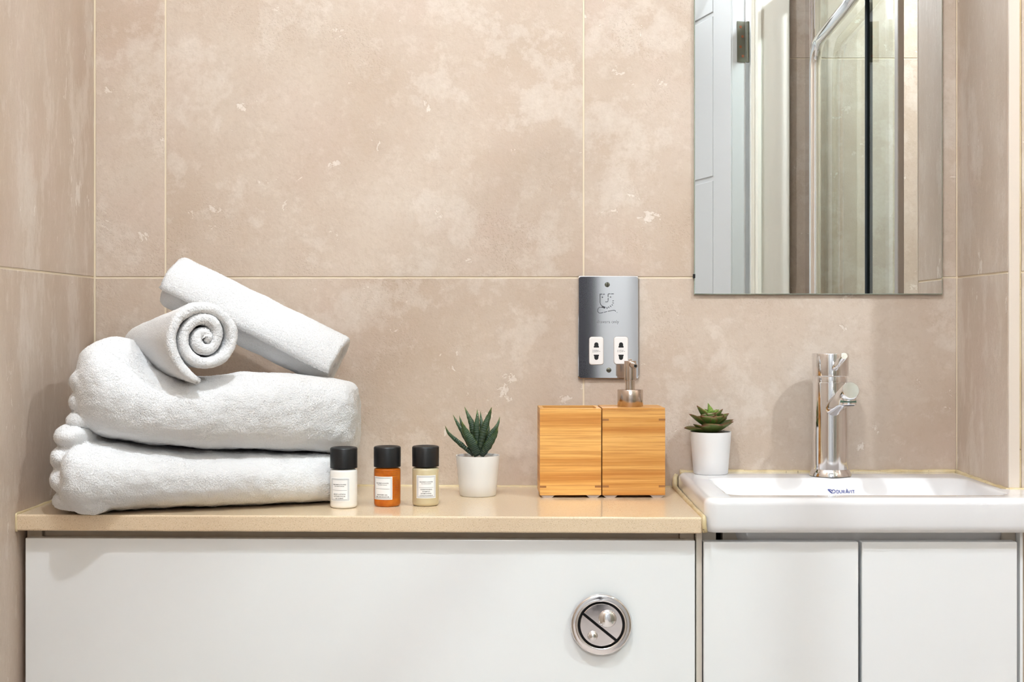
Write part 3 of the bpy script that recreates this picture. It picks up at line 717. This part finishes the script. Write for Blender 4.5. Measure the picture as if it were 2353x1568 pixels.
# ------------------------------------------------------------------ bamboo set
def bcoords(): pass
BW, BD, BH = .0820, .0690, .1160
def feet(t, y0):
    for x in (-BW/2+.0105, BW/2-.0105):
        for y in (-BD/2+.007, BD/2-.007):
            obj('foot', prism([(x-.0095, .0032), (x+.0095, .0032), (x+.0055, 0), (x-.0055, 0)], lambda a, b, d: (a, d, b), y-.006, y+.006), M['foot'], t)
def inlays(t, ys, sides):
    for z in ys:
        for s in sides:
            x0, x1 = (-BW/2-.0001, -BW/2+.0085) if s < 0 else (BW/2-.0085, BW/2+.0001)
            box('joint_pin', (x0, -BD/2-.00015, z), (x1, -BD/2+.002, z+.0028), M['bamin'], t)
RZ = math.radians(2.0)
t = thing('bamboo_tumbler', 'open square bamboo tumbler touching the soap dispenser', 'tumbler', (.0645, -.0871, zc(.06)), rz=RZ)
w = .0055; zb = .0033; zt_ = zb+BH
vs = []; e = .0005
def lp(dx, dy, z): return [(-dx, -dy, z), (dx, -dy, z), (dx, dy, z), (-dx, dy, z)]
for l in (lp(BW/2-e, BD/2-e, zb), lp(BW/2, BD/2, zb+e), lp(BW/2, BD/2, zt_-e), lp(BW/2-e, BD/2-e, zt_), lp(BW/2-w, BD/2-w, zt_), lp(BW/2-w, BD/2-w, zb+.006)): vs += l
fs = [(i*4+k, i*4+(k+1) % 4, (i+1)*4+(k+1) % 4, (i+1)*4+k) for i in range(5) for k in range(4)]+[(3, 2, 1, 0), (20, 21, 22, 23)]
obj('body', (vs, fs), M['bam1'], t); feet(t, 0); inlays(t, (.0135,), (-1, 1))
t = thing('soap_dispenser', 'square bamboo soap dispenser with a brushed steel pump', 'soap dispenser', (.0645+BW+.0026, -.0842, zc(.15)), rz=RZ)
box('body', (-BW/2, -BD/2, zb), (BW/2, BD/2, zt_-.002), M['bam2'], t, .0006)
box('lid', (-BW/2+.0002, -BD/2+.0002, zt_-.0019), (BW/2-.0002, BD/2-.0002, zt_+.0008), M['bamtop'], t, .0004)
feet(t, 0); inlays(t, (.0140, .1030), (-1, 1)); t.scale = (1.03, 1, 1)
z1 = zt_+.0008; pxo = -.0008
pm = obj('pump_collar', lathe([(.0166, z1), (.0170, z1+.0006), (.0170, z1+.0222), (.0164, z1+.0230), (.006, z1+.0230)], 56, (pxo, 0, 0)), M['brushed'], t, True, autos=40)
obj('pump_neck', lathe([(.0064, z1+.0228), (.0064, z1+.0355)], 32, (pxo, 0, 0)), M['brushed'], t, True, autos=40)
ph = obj('pump_head', lathe(rounded(.0080, z1+.0352, .0080, z1+.0622, .0006), 40, (pxo, 0, 0)), M['brushed'], t, True, autos=40)
nz0 = Vector((pxo+.001, -.004, z1+.0570)); nz1 = Vector((pxo+.0035, -.030, z1+.0560))
obj('nozzle', tube([nz0, nz0.lerp(nz1, .97), nz1], [.0040, .0033, .0029], 20), M['brushed'], ph, True, autos=50)
obj('nozzle_hole', tube([nz1+Vector((0, -.0001, 0)), nz1+Vector((0, -.0003, 0))], .0019, 16), M['blackm'], ph)
obj('nozzle_cap', lathe([(.0022, z1+.0620), (.0022, z1+.0642), (.0014, z1+.0648)], 20, (pxo, 0, 0)), M['brushed'], ph, True, autos=50)

# ------------------------------------------------------------------ toiletry bottles
amber, at, ab = new_mat('amber_gel'); ag = NT(at)
ab.inputs['Roughness'].default_value = .08; ab.inputs['Transmission Weight'].default_value = .55; ab.inputs['IOR'].default_value = 1.3
_p = ag.n('TexCoord').outputs['Object']
at.links.new(ag.ramp(ag.noise(_p, 60, 3), [(.3, (.62, .13, .010)), (.7, (.90, .28, .03))]), ab.inputs['Base Color'])
M['gel'] = amber
M['lotion'] = mat('white_lotion', (.84, .82, .79), .22, coat=.5); M['shampoo'] = mat('pearly_shampoo', (.56, .48, .31), .22, coat=.5, sss=.2)
def bottle(px, yc, name, label, m, lines, lrot, lab_px, big, capy):
    Zb = DCAM+yc; x = (px-VX)/F*Zb; t = thing(name, label, 'bottle', (x, yc, zc(x)))
    r = .0170; H = .0485; cap0 = H+.001; cap1 = cap0+.0262
    obj('body', lathe([(r-.004, 0), (r-.0015, .0005), (r-.0004, .0018), (r, .0040), (r, H-.003), (r-.0006, H-.0010), (r-.003, H)], 56), m, t, True, autos=60)
    obj('cap', lathe([(r-.002, cap0), (r+.0001, cap0+.0004), (r+.0002, cap1-.0020), (r-.0004, cap1-.0007), (r-.0020, cap1), (r-.0042, cap1-.0002), (r-.006, cap1-.0012), (.001, cap1-.0016)], 56), M['black'], t, True, autos=60)
    lw, z0, z1, cen = lab_px
    a_c = math.asin(max(-.9, min(.9, cen/r)))-math.atan2(x, -(-DCAM-yc))*0
    def cyl(a, b, d):
        th = a_c+a/r; return ((r+.00015+d)*math.sin(th), -(r+.00015+d)*math.cos(th), b)
    def patch(w, za, zb_, d):
        n = 14; v, f = [], []
        for dd in (0, d):
            for i in range(n+1):
                a = -w/2+w*i/n; v += [cyl(a, za, dd), cyl(a, zb_, dd)]
        o = 2*(n+1)
        for i in range(n): f += [(2*i, 2*i+1, 2*i+3, 2*i+2), (o+2*i, o+2*i+2, o+2*i+3, o+2*i+1), (2*i, 2*i+2, o+2*i+2, o+2*i), (2*i+1, o+2*i+1, o+2*i+3, 2*i+3)]
        f += [(0, o, o+1, 1), (2*n, 2*n+1, o+2*n+1, o+2*n)]
        return v, f
    lb = obj('label', patch(lw, z0, z1, .0002), M['paper'], t, True, autos=30)
    def frame(w, h, th):
        zc_ = (z0+z1)/2; P = []
        for b in (zc_-h/2, zc_+h/2): P.append(stroke([(-w/2+w*i/12, b) for i in range(13)], th, cyl, .0002, .0003))
        for a in (-w/2, w/2): P.append(stroke([(a, zc_-h/2), (a, zc_+h/2)], th, cyl, .0002, .0003))
        return merge(*P)
    hh = z1-z0
    obj('border', merge(frame(lw*.90, hh*.91, .0004), frame(lw*.82, hh*.84, .00025)), M['border'], lb)
    zc_ = (z0+z1)/2; P = []
    def line(s, z, size, xs=1.0, bold=0.00002): P.append(text_vf(s, size, lambda a, b, d: cyl(a, b+z, d), .0002, .00032, xs=xs, bold=bold))
    line('GILCHRIST & SOAMES', z1-hh*.285, .00165, 1.06); line('FOR  LONDON  ENGLAND', z1-hh*.36, .0009, 1.15)
    P.append(stroke([(-lw*.36+lw*.72*i/10, z1-hh*.53) for i in range(11)], .00022, cyl, .0002, .00032))
    n = len(lines); z = z0+hh*.12+(n-1)*hh*.088
    for i, s in enumerate(lines): line(s, z-i*hh*.088, .00205 if n < 4 else .0018, 1.12)
    obj('lettering', merge(*P), M['ink'], lb)
    return t, cyl
bottle(790, -.2225, 'lotion_bottle', 'small white lotion bottle with black cap in front of the towels', M['lotion'], ['BODY LOTION', 'LOTION POUR', 'LE CORPS'], 0, (.0262, .0095, .0385, -.0035), 0, 0)
tb, cyl = bottle(890, -.2060, 'shower_gel_bottle', 'small amber shower gel bottle with black cap', M['gel'], ['SHOWER GEL', 'GEL DE DOUCHE'], 0, (.0262, .0095, .0385, -.0050), 0, 0)
bottle(978, -.1990, 'shampoo_bottle', 'small pale olive shampoo bottle with black cap, beside the spiky plant', M['shampoo'], ['CONDITIONING', 'SHAMPOO', 'SHAMPOOING-', 'CONDITIONNEUR'], 0, (.0262, .0105, .0395, .0020), 0, 0)
P = []
for i in range(13):                       # the small print of the back label, seen through the gel as broken lines
    z = .046-i*.0029; a = -.014 if z > .0395 else .0142; e_ = .0225 if z < .0395 else .0225
    while a < e_:
        l_ = random.uniform(.0012, .003)
        P.append(stroke([(a, z), (min(a+l_, e_), z)], .00030, cyl, -.0001, .0001)); a += l_+random.uniform(.0005, .0012)
for o in tb.children:
    if o.name.startswith('body'): obj('back_print', merge(*P), mat('amber_print', (.22, .045, .01), .5), o)

# ------------------------------------------------------------------ towels
def loft(sts, n=44, sub=6, ex=2.5):
    """sts: (centre, U, V) per station; superellipse section"""
    C = catm([s[0] for s in sts], sub); U = catm([s[1] for s in sts], sub); V = catm([s[2] for s in sts], sub)
    vs = []
    for c, u_, v_ in zip(C, U, V):
        for k in range(n):
            a = 2*PI*k/n; ca, sa = math.cos(a), math.sin(a)
            vs.append(c+u_*(math.copysign(abs(ca)**(2/ex), ca))+v_*(math.copysign(abs(sa)**(2/ex), sa)))
    m_ = len(C)
    fs = [(i*n+k, i*n+(k+1) % n, (i+1)*n+(k+1) % n, (i+1)*n+k) for i in range(m_-1) for k in range(n)]
    fs += [tuple(range(n))[::-1], tuple((m_-1)*n+k for k in range(n))]
    return vs, fs
def remesh(vf, vox, smooth=3):
    me = bpy.data.meshes.new('r'); me.from_pydata([tuple(v) for v in vf[0]], [], vf[1])
    bm = bmesh.new(); bm.from_mesh(me); bmesh.ops.recalc_face_normals(bm, faces=bm.faces); bm.to_mesh(me); bm.free()
    o = bpy.data.objects.new('r', me); COL.objects.link(o)
    m_ = o.modifiers.new('r', 'REMESH'); m_.mode = 'VOXEL'; m_.voxel_size = vox
    s_ = o.modifiers.new('s', 'SMOOTH'); s_.iterations = smooth; s_.factor = .5
    dg = bpy.context.evaluated_depsgraph_get(); out = bpy.data.meshes.new_from_object(o.evaluated_get(dg))
    bpy.data.objects.remove(o); return out
def wrinkle(me, amp, sc, amp2, sc2, seed):
    n = len(me.vertices); co = np.empty(n*3); no = np.empty(n*3)
    me.vertices.foreach_get('co', co); me.vertices.foreach_get('normal', no); co = co.reshape(-1, 3); no = no.reshape(-1, 3)
    d = np.array([amp*noise.noise(Vector(c)*sc+Vector((seed, 0, 0)))+amp2*noise.noise(Vector(c)*sc2+Vector((0, seed, 0))) for c in co])
    co = co+no*d[:, None]; me.vertices.foreach_set('co', co.ravel()); me.update()
def pile(me, spacing, length, seed, flow=(0, 0, -1), cams=(0, -.5, .5)):
    """short curved terry loops on the parts of the cloth that can be seen"""
    r = np.random.default_rng(seed)
    me.calc_loop_triangles(); nt = len(me.loop_triangles)
    tri = np.empty(nt*3, dtype=np.int64); me.loop_triangles.foreach_get('vertices', tri); tri = tri.reshape(-1, 3)
    n = len(me.vertices); co = np.empty(n*3); me.vertices.foreach_get('co', co); co = co.reshape(-1, 3)
    no = np.empty(n*3); me.vertices.foreach_get('normal', no); no = no.reshape(-1, 3)
    A, B, C = co[tri[:, 0]], co[tri[:, 1]], co[tri[:, 2]]
    ar = np.linalg.norm(np.cross(B-A, C-A), axis=1)/2
    N = int(ar.sum()/spacing**2); pick = r.choice(nt, N, p=ar/ar.sum())
    a, b = r.random(N), r.random(N); f = a+b > 1; a[f] = 1-a[f]; b[f] = 1-b[f]
    P = A[pick]*(1-a-b)[:, None]+B[pick]*a[:, None]+C[pick]*b[:, None]
    Nn = no[tri[pick, 0]]*(1-a-b)[:, None]+no[tri[pick, 1]]*a[:, None]+no[tri[pick, 2]]*b[:, None]
    Nn /= np.linalg.norm(Nn, axis=1)[:, None]+1e-9
    bvh = BVHTree.FromPolygons([tuple(c) for c in co], [tuple(t_) for t_ in tri.tolist()])
    keep = np.zeros(N, bool)
    for cx in cams:
        cpos = np.array([cx, -DCAM+.05*abs(cx), ZC+.05])
        dv = cpos-P; dl_ = np.linalg.norm(dv, axis=1); dv /= dl_[:, None]
        fac = (dv*Nn).sum(1)
        for i in np.nonzero((fac > -.25) & ~keep)[0]:
            if fac[i] < .02: keep[i] = True; continue
            h = bvh.ray_cast(Vector(P[i]+Nn[i]*.0018), Vector(dv[i]), .3)
            if h[0] is None: keep[i] = True
    P = P[keep]; Nn = Nn[keep]; N = len(P)
    fl = np.array(flow, float); ft = fl+r.normal(0, .75, (N, 3)); ft -= Nn*(ft*Nn).sum(1)[:, None]; ft /= np.linalg.norm(ft, axis=1)[:, None]+1e-9
    sd = np.cross(Nn, ft); L = length*r.uniform(.7, 1.3, N)[:, None]; w_ = .00058*r.uniform(.8, 1.25, N)[:, None]
    lean = r.uniform(.35, 1.0, N)[:, None]
    p0 = P-Nn*.0004-ft*L*.15; p1 = P+Nn*L*.26+ft*L*.15; p2 = P+Nn*L*(.16+.16*lean)+ft*L*.62; p3 = P+Nn*L*(.30*lean-.12)+ft*L*(.85+.2*lean)
    def ringp(p, s): return [p+sd*w_*s-Nn*w_*.35*s, p+Nn*w_*.55*s, p-sd*w_*s-Nn*w_*.35*s]
    V = np.stack(ringp(p0, .8)+ringp(p1, 1.1)+ringp(p2, .9)+[p3], 1)    # N,10,3
    base = np.array([[0, 1, 4, 3], [1, 2, 5, 4], [3, 4, 7, 6], [4, 5, 8, 7]]); tip = np.array([[6, 7, 9], [7, 8, 9]])
    off = (np.arange(N)*10)[:, None, None]
    q = (base[None]+off).reshape(N, -1); tt = (tip[None]+off).reshape(N, -1)
    loops = np.concatenate([q, tt], 1).ravel(); tot = np.tile(np.array([4]*4+[3]*2), N)
    start = np.concatenate([[0], np.cumsum(tot)[:-1]])
    m_ = bpy.data.meshes.new('terry_pile'); m_.vertices.add(N*10); m_.vertices.foreach_set('co', V.reshape(-1))
    m_.loops.add(len(loops)); m_.loops.foreach_set('vertex_index', loops.astype(np.int32))
    m_.polygons.add(len(tot)); m_.polygons.foreach_set('loop_start', start.astype(np.int32))
    m_.update(calc_edges=True)
    m_.polygons.foreach_set('use_smooth', np.ones(len(tot), bool))
    cen = V.mean(1, keepdims=True); rad_ = V-cen; rad_ /= np.linalg.norm(rad_, axis=2, keepdims=True)+1e-9
    nn = Nn[:, None, :]*1.0+rad_*.55; nn /= np.linalg.norm(nn, axis=2, keepdims=True)
    m_.normals_split_custom_set_from_vertices(nn.reshape(-1, 3).astype(np.float32))
    return m_
def towel(name, label, me, org, seed, spacing=.00118, length=.0025, flow=(0, 0, -1)):
    pm_ = pile(me, spacing, length, seed, flow)
    T_ = Matrix.Translation(-Vector(org)); me.transform(T_); pm_.transform(T_)
    t = thing(name, label, 'towel', org, 'white towels piled on the worktop')
    c = link('cloth', me, M['towel'], t, True); me.materials.clear(); me.materials.append(M['towel'])
    p = link('terry_pile', pm_, M['pile'], t); p['kind'] = 'stuff'
    return t
def body(prof, ex, n=44, rest=False):     # prof: (px, top, bottom, depth centre, half depth)
    sts = []
    for px, tpy, bpy_, yc, hd in prof:
        a, b = W(px, tpy, yc-hd*.25), W(px, bpy_, yc-hd*.25)
        if rest and bpy_ > 1150: b.z = zc(b.x)+.0006
        sts.append((Vector(((a.x+b.x)/2, yc, (a.z+b.z)/2)), Vector((0, hd, 0)), Vector((0, 0, (a.z-b.z)/2))))
    return loft(sts, n, 6, ex)
def lobe(px, py, rx, ry, y0, y1, dxz=(0, 0), ex=2.1):    # a rolled fold running front to back
    sts = []
    Z = DCAM+(y0*.85+y1*.15); c0 = W(px, py, y0*.85+y1*.15)
    for s, k in ((0, .12), (.015, .42), (.05, .68), (.12, .88), (.25, 1), (.55, 1), (.85, .95), (1, .5)):
        c = c0.copy(); c.y = y0+(y1-y0)*s
        sts.append((c, Vector((rx/F*Z*k, 0, 0)), Vector((0, 0, ry/F*Z*k))))
    return loft(sts, 28, 3, ex)
# bottom towel
b1 = body([(170, 1075, 1120, -.215, .02), (176, 1020, 1170, -.220, .074), (196, 1004, 1187, -.224, .108), (255, 1013, 1187, -.217, .116), (340, 1025, 1178, -.203, .108), (450, 1035, 1173, -.188, .099),
           (600, 1042, 1169, -.168, .090), (700, 1044, 1165, -.150, .081), (757, 1046, 1161, -.142, .073), (782, 1052, 1157, -.138, .060), (793, 1075, 1128, -.136, .03)], 2.7, rest=True)
l1 = [lobe(170, 1000, 43, 31, -.315, -.07), lobe(158, 1050, 38, 33, -.315, -.07), lobe(161, 1100, 43, 36, -.322, -.07), lobe(172, 1146, 50, 28, -.312, -.08), lobe(206, 1144, 56, 41, -.324, -.18)]
m1 = remesh(merge(b1, *l1), .0028, 3); wrinkle(m1, .0022, 32, .0012, 95, 1)
towel('folded_towel', 'folded white bath towel lying on the worktop, bottom of the pile', m1, (-.38, -.18, zc(-.38)), 11, flow=(.25, -.2, -1))
# middle towel
b2 = body([(202, 860, 900, -.200, .02), (206, 812, 960, -.200, .066), (220, 788, 986, -.203, .092), (258, 779, 1005, -.203, .105), (310, 809, 1013, -.198, .107), (360, 848, 1019, -.192, .104), (430, 869, 1024, -.184, .101),
           (500, 866, 1029, -.176, .098), (560, 860, 1032, -.166, .091), (680, 865, 1035, -.148, .079), (760, 875, 1040, -.134, .066), (798, 882, 1043, -.130, .058), (815, 898, 1035, -.128, .046), (823, 945, 985, -.128, .02)], 2.8)
l2 = [lobe(199, 874, 36, 34, -.296, -.07), lobe(198, 923, 36, 30, -.292, -.07), lobe(193, 966, 39, 24, -.296, -.08)]
m2 = remesh(merge(b2, *l2), .0028, 3); wrinkle(m2, .0026, 26, .0012, 90, 5)
towel('folded_towel', 'folded white bath towel in the middle, under the two rolled towels', m2, (-.38, -.17, .9500), 12, flow=(.3, -.2, -1))
# rolled towels
def roll(C0, C1, r0, r1, th, turns, a_end, hand, ss=26, jit=.0012, seed=1, tail=0.0, squash=(1, 1), inner=.006):
    C0, C1 = Vector(C0), Vector(C1); axv = (C1-C0); L = axv.length; axv.normalize()
    u_ = axv.cross(Vector((0, 0, 1))).normalized(); v_ = u_.cross(axv).normalized()
    if v_.z < 0: v_ = -v_
    if u_.x < 0: u_ = -u_
    N_ = int(turns*40); ls = [0, .0012, .0032, .006, .012, .02]+[.02+(L-.04)*i/8 for i in range(1, 8)]+[L-.02, L-.006, L-.0032, L-.0012, L]
    K_ = len(ls); vs, fs = [], []
    ra = r0; pitch = (ra-inner-th/2)/turns
    def cen(q):                           # q 0..1 outer to inner
        rad = ra-th/2-pitch*turns*q; a = a_end+hand*2*PI*turns*q
        rad += jit*noise.noise(Vector((q*turns*3.1, seed, 0)))*1.5
        if q*turns < .16 and tail: rad += tail*(1-q*turns/.16)**1.5
        if q > .80: rad *= 1
        return Vector((rad*math.cos(a)*squash[0], rad*math.sin(a)*squash[1]))
    qs = [i/N_ for i in range(N_+1)]
    for i, q in enumerate(qs):
        c = cen(q); tt = (cen(min(q+.002, 1))-cen(max(q-.002, 0))).normalized(); nn = Vector((-tt.y, tt.x))
        if nn.dot(c) < 0: nn = -nn
        e = min(i, N_-i); ke = min(1, .45+.25*e)
        fo = .0028*noise.noise(Vector((q*turns*2.3, 9+seed, 1)))+.004*(q-.5)*0+(.003 if q*turns < 1 else 0)*-1
        loop = []
        for k, s in enumerate(ls):
            d = min(s, L-s); kt = min(1, .35+.65*math.sqrt(min(1, d/.0045)))
            loop.append((s+(fo if s < L/2 else -fo)*(1-min(1, d/.03)), th/2*kt*ke))
        for s, h in loop: p2 = c+nn*h; sc_ = 1+(r1/r0-1)*max(0, s)/L; vs.append(C0+axv*s+(u_*p2.x+v_*p2.y)*sc_)
        for s, h in reversed(loop): p2 = c-nn*h; sc_ = 1+(r1/r0-1)*max(0, s)/L; vs.append(C0+axv*s+(u_*p2.x+v_*p2.y)*sc_)
    n2 = 2*K_
    fs = [(i*n2+k, i*n2+(k+1) % n2, (i+1)*n2+(k+1) % n2, (i+1)*n2+k) for i in range(N_) for k in range(n2)]
    fs += [tuple(range(n2))[::-1], tuple(N_*n2+k for k in range(n2))]
    me = bpy.data.meshes.new('roll'); me.from_pydata([tuple(v) for v in vs], [], fs)
    bm = bmesh.new(); bm.from_mesh(me); bmesh.ops.recalc_face_normals(bm, faces=bm.faces); bm.to_mesh(me); bm.free(); me.update()
    return me
cA0 = W(473, 777, -.272); cA1 = W(336, 794, -.085)
m3 = roll(cA0, cA1, .0530, .0330, .0125, 2.8, math.radians(-100), -1, seed=3, tail=.007, jit=.0028, inner=.0005)
wrinkle(m3, .0014, 40, .0008, 110, 2)
towel('rolled_towel', 'rolled white towel with its spiral end facing out, in front of the other roll', m3, tuple(cA0-Vector((0, 0, .045))), 13, .00118, .0023, flow=(.1, -.3, -.5))
cB0 = W(768, 838, -.090); cB1 = W(398, 652, -.086)
m4 = roll(cB0, cB1, .0455, .0430, .0115, 2.6, math.radians(-168), -1, seed=8, tail=.007, jit=.0014, inner=.001)
wrinkle(m4, .0020, 30, .0010, 100, 4)
towel('rolled_towel', 'rolled white towel slanting down to the right, at the back on top of the pile', m4, tuple(cB0-Vector((0, 0, .036))), 14, flow=(.8, 0, -.6))
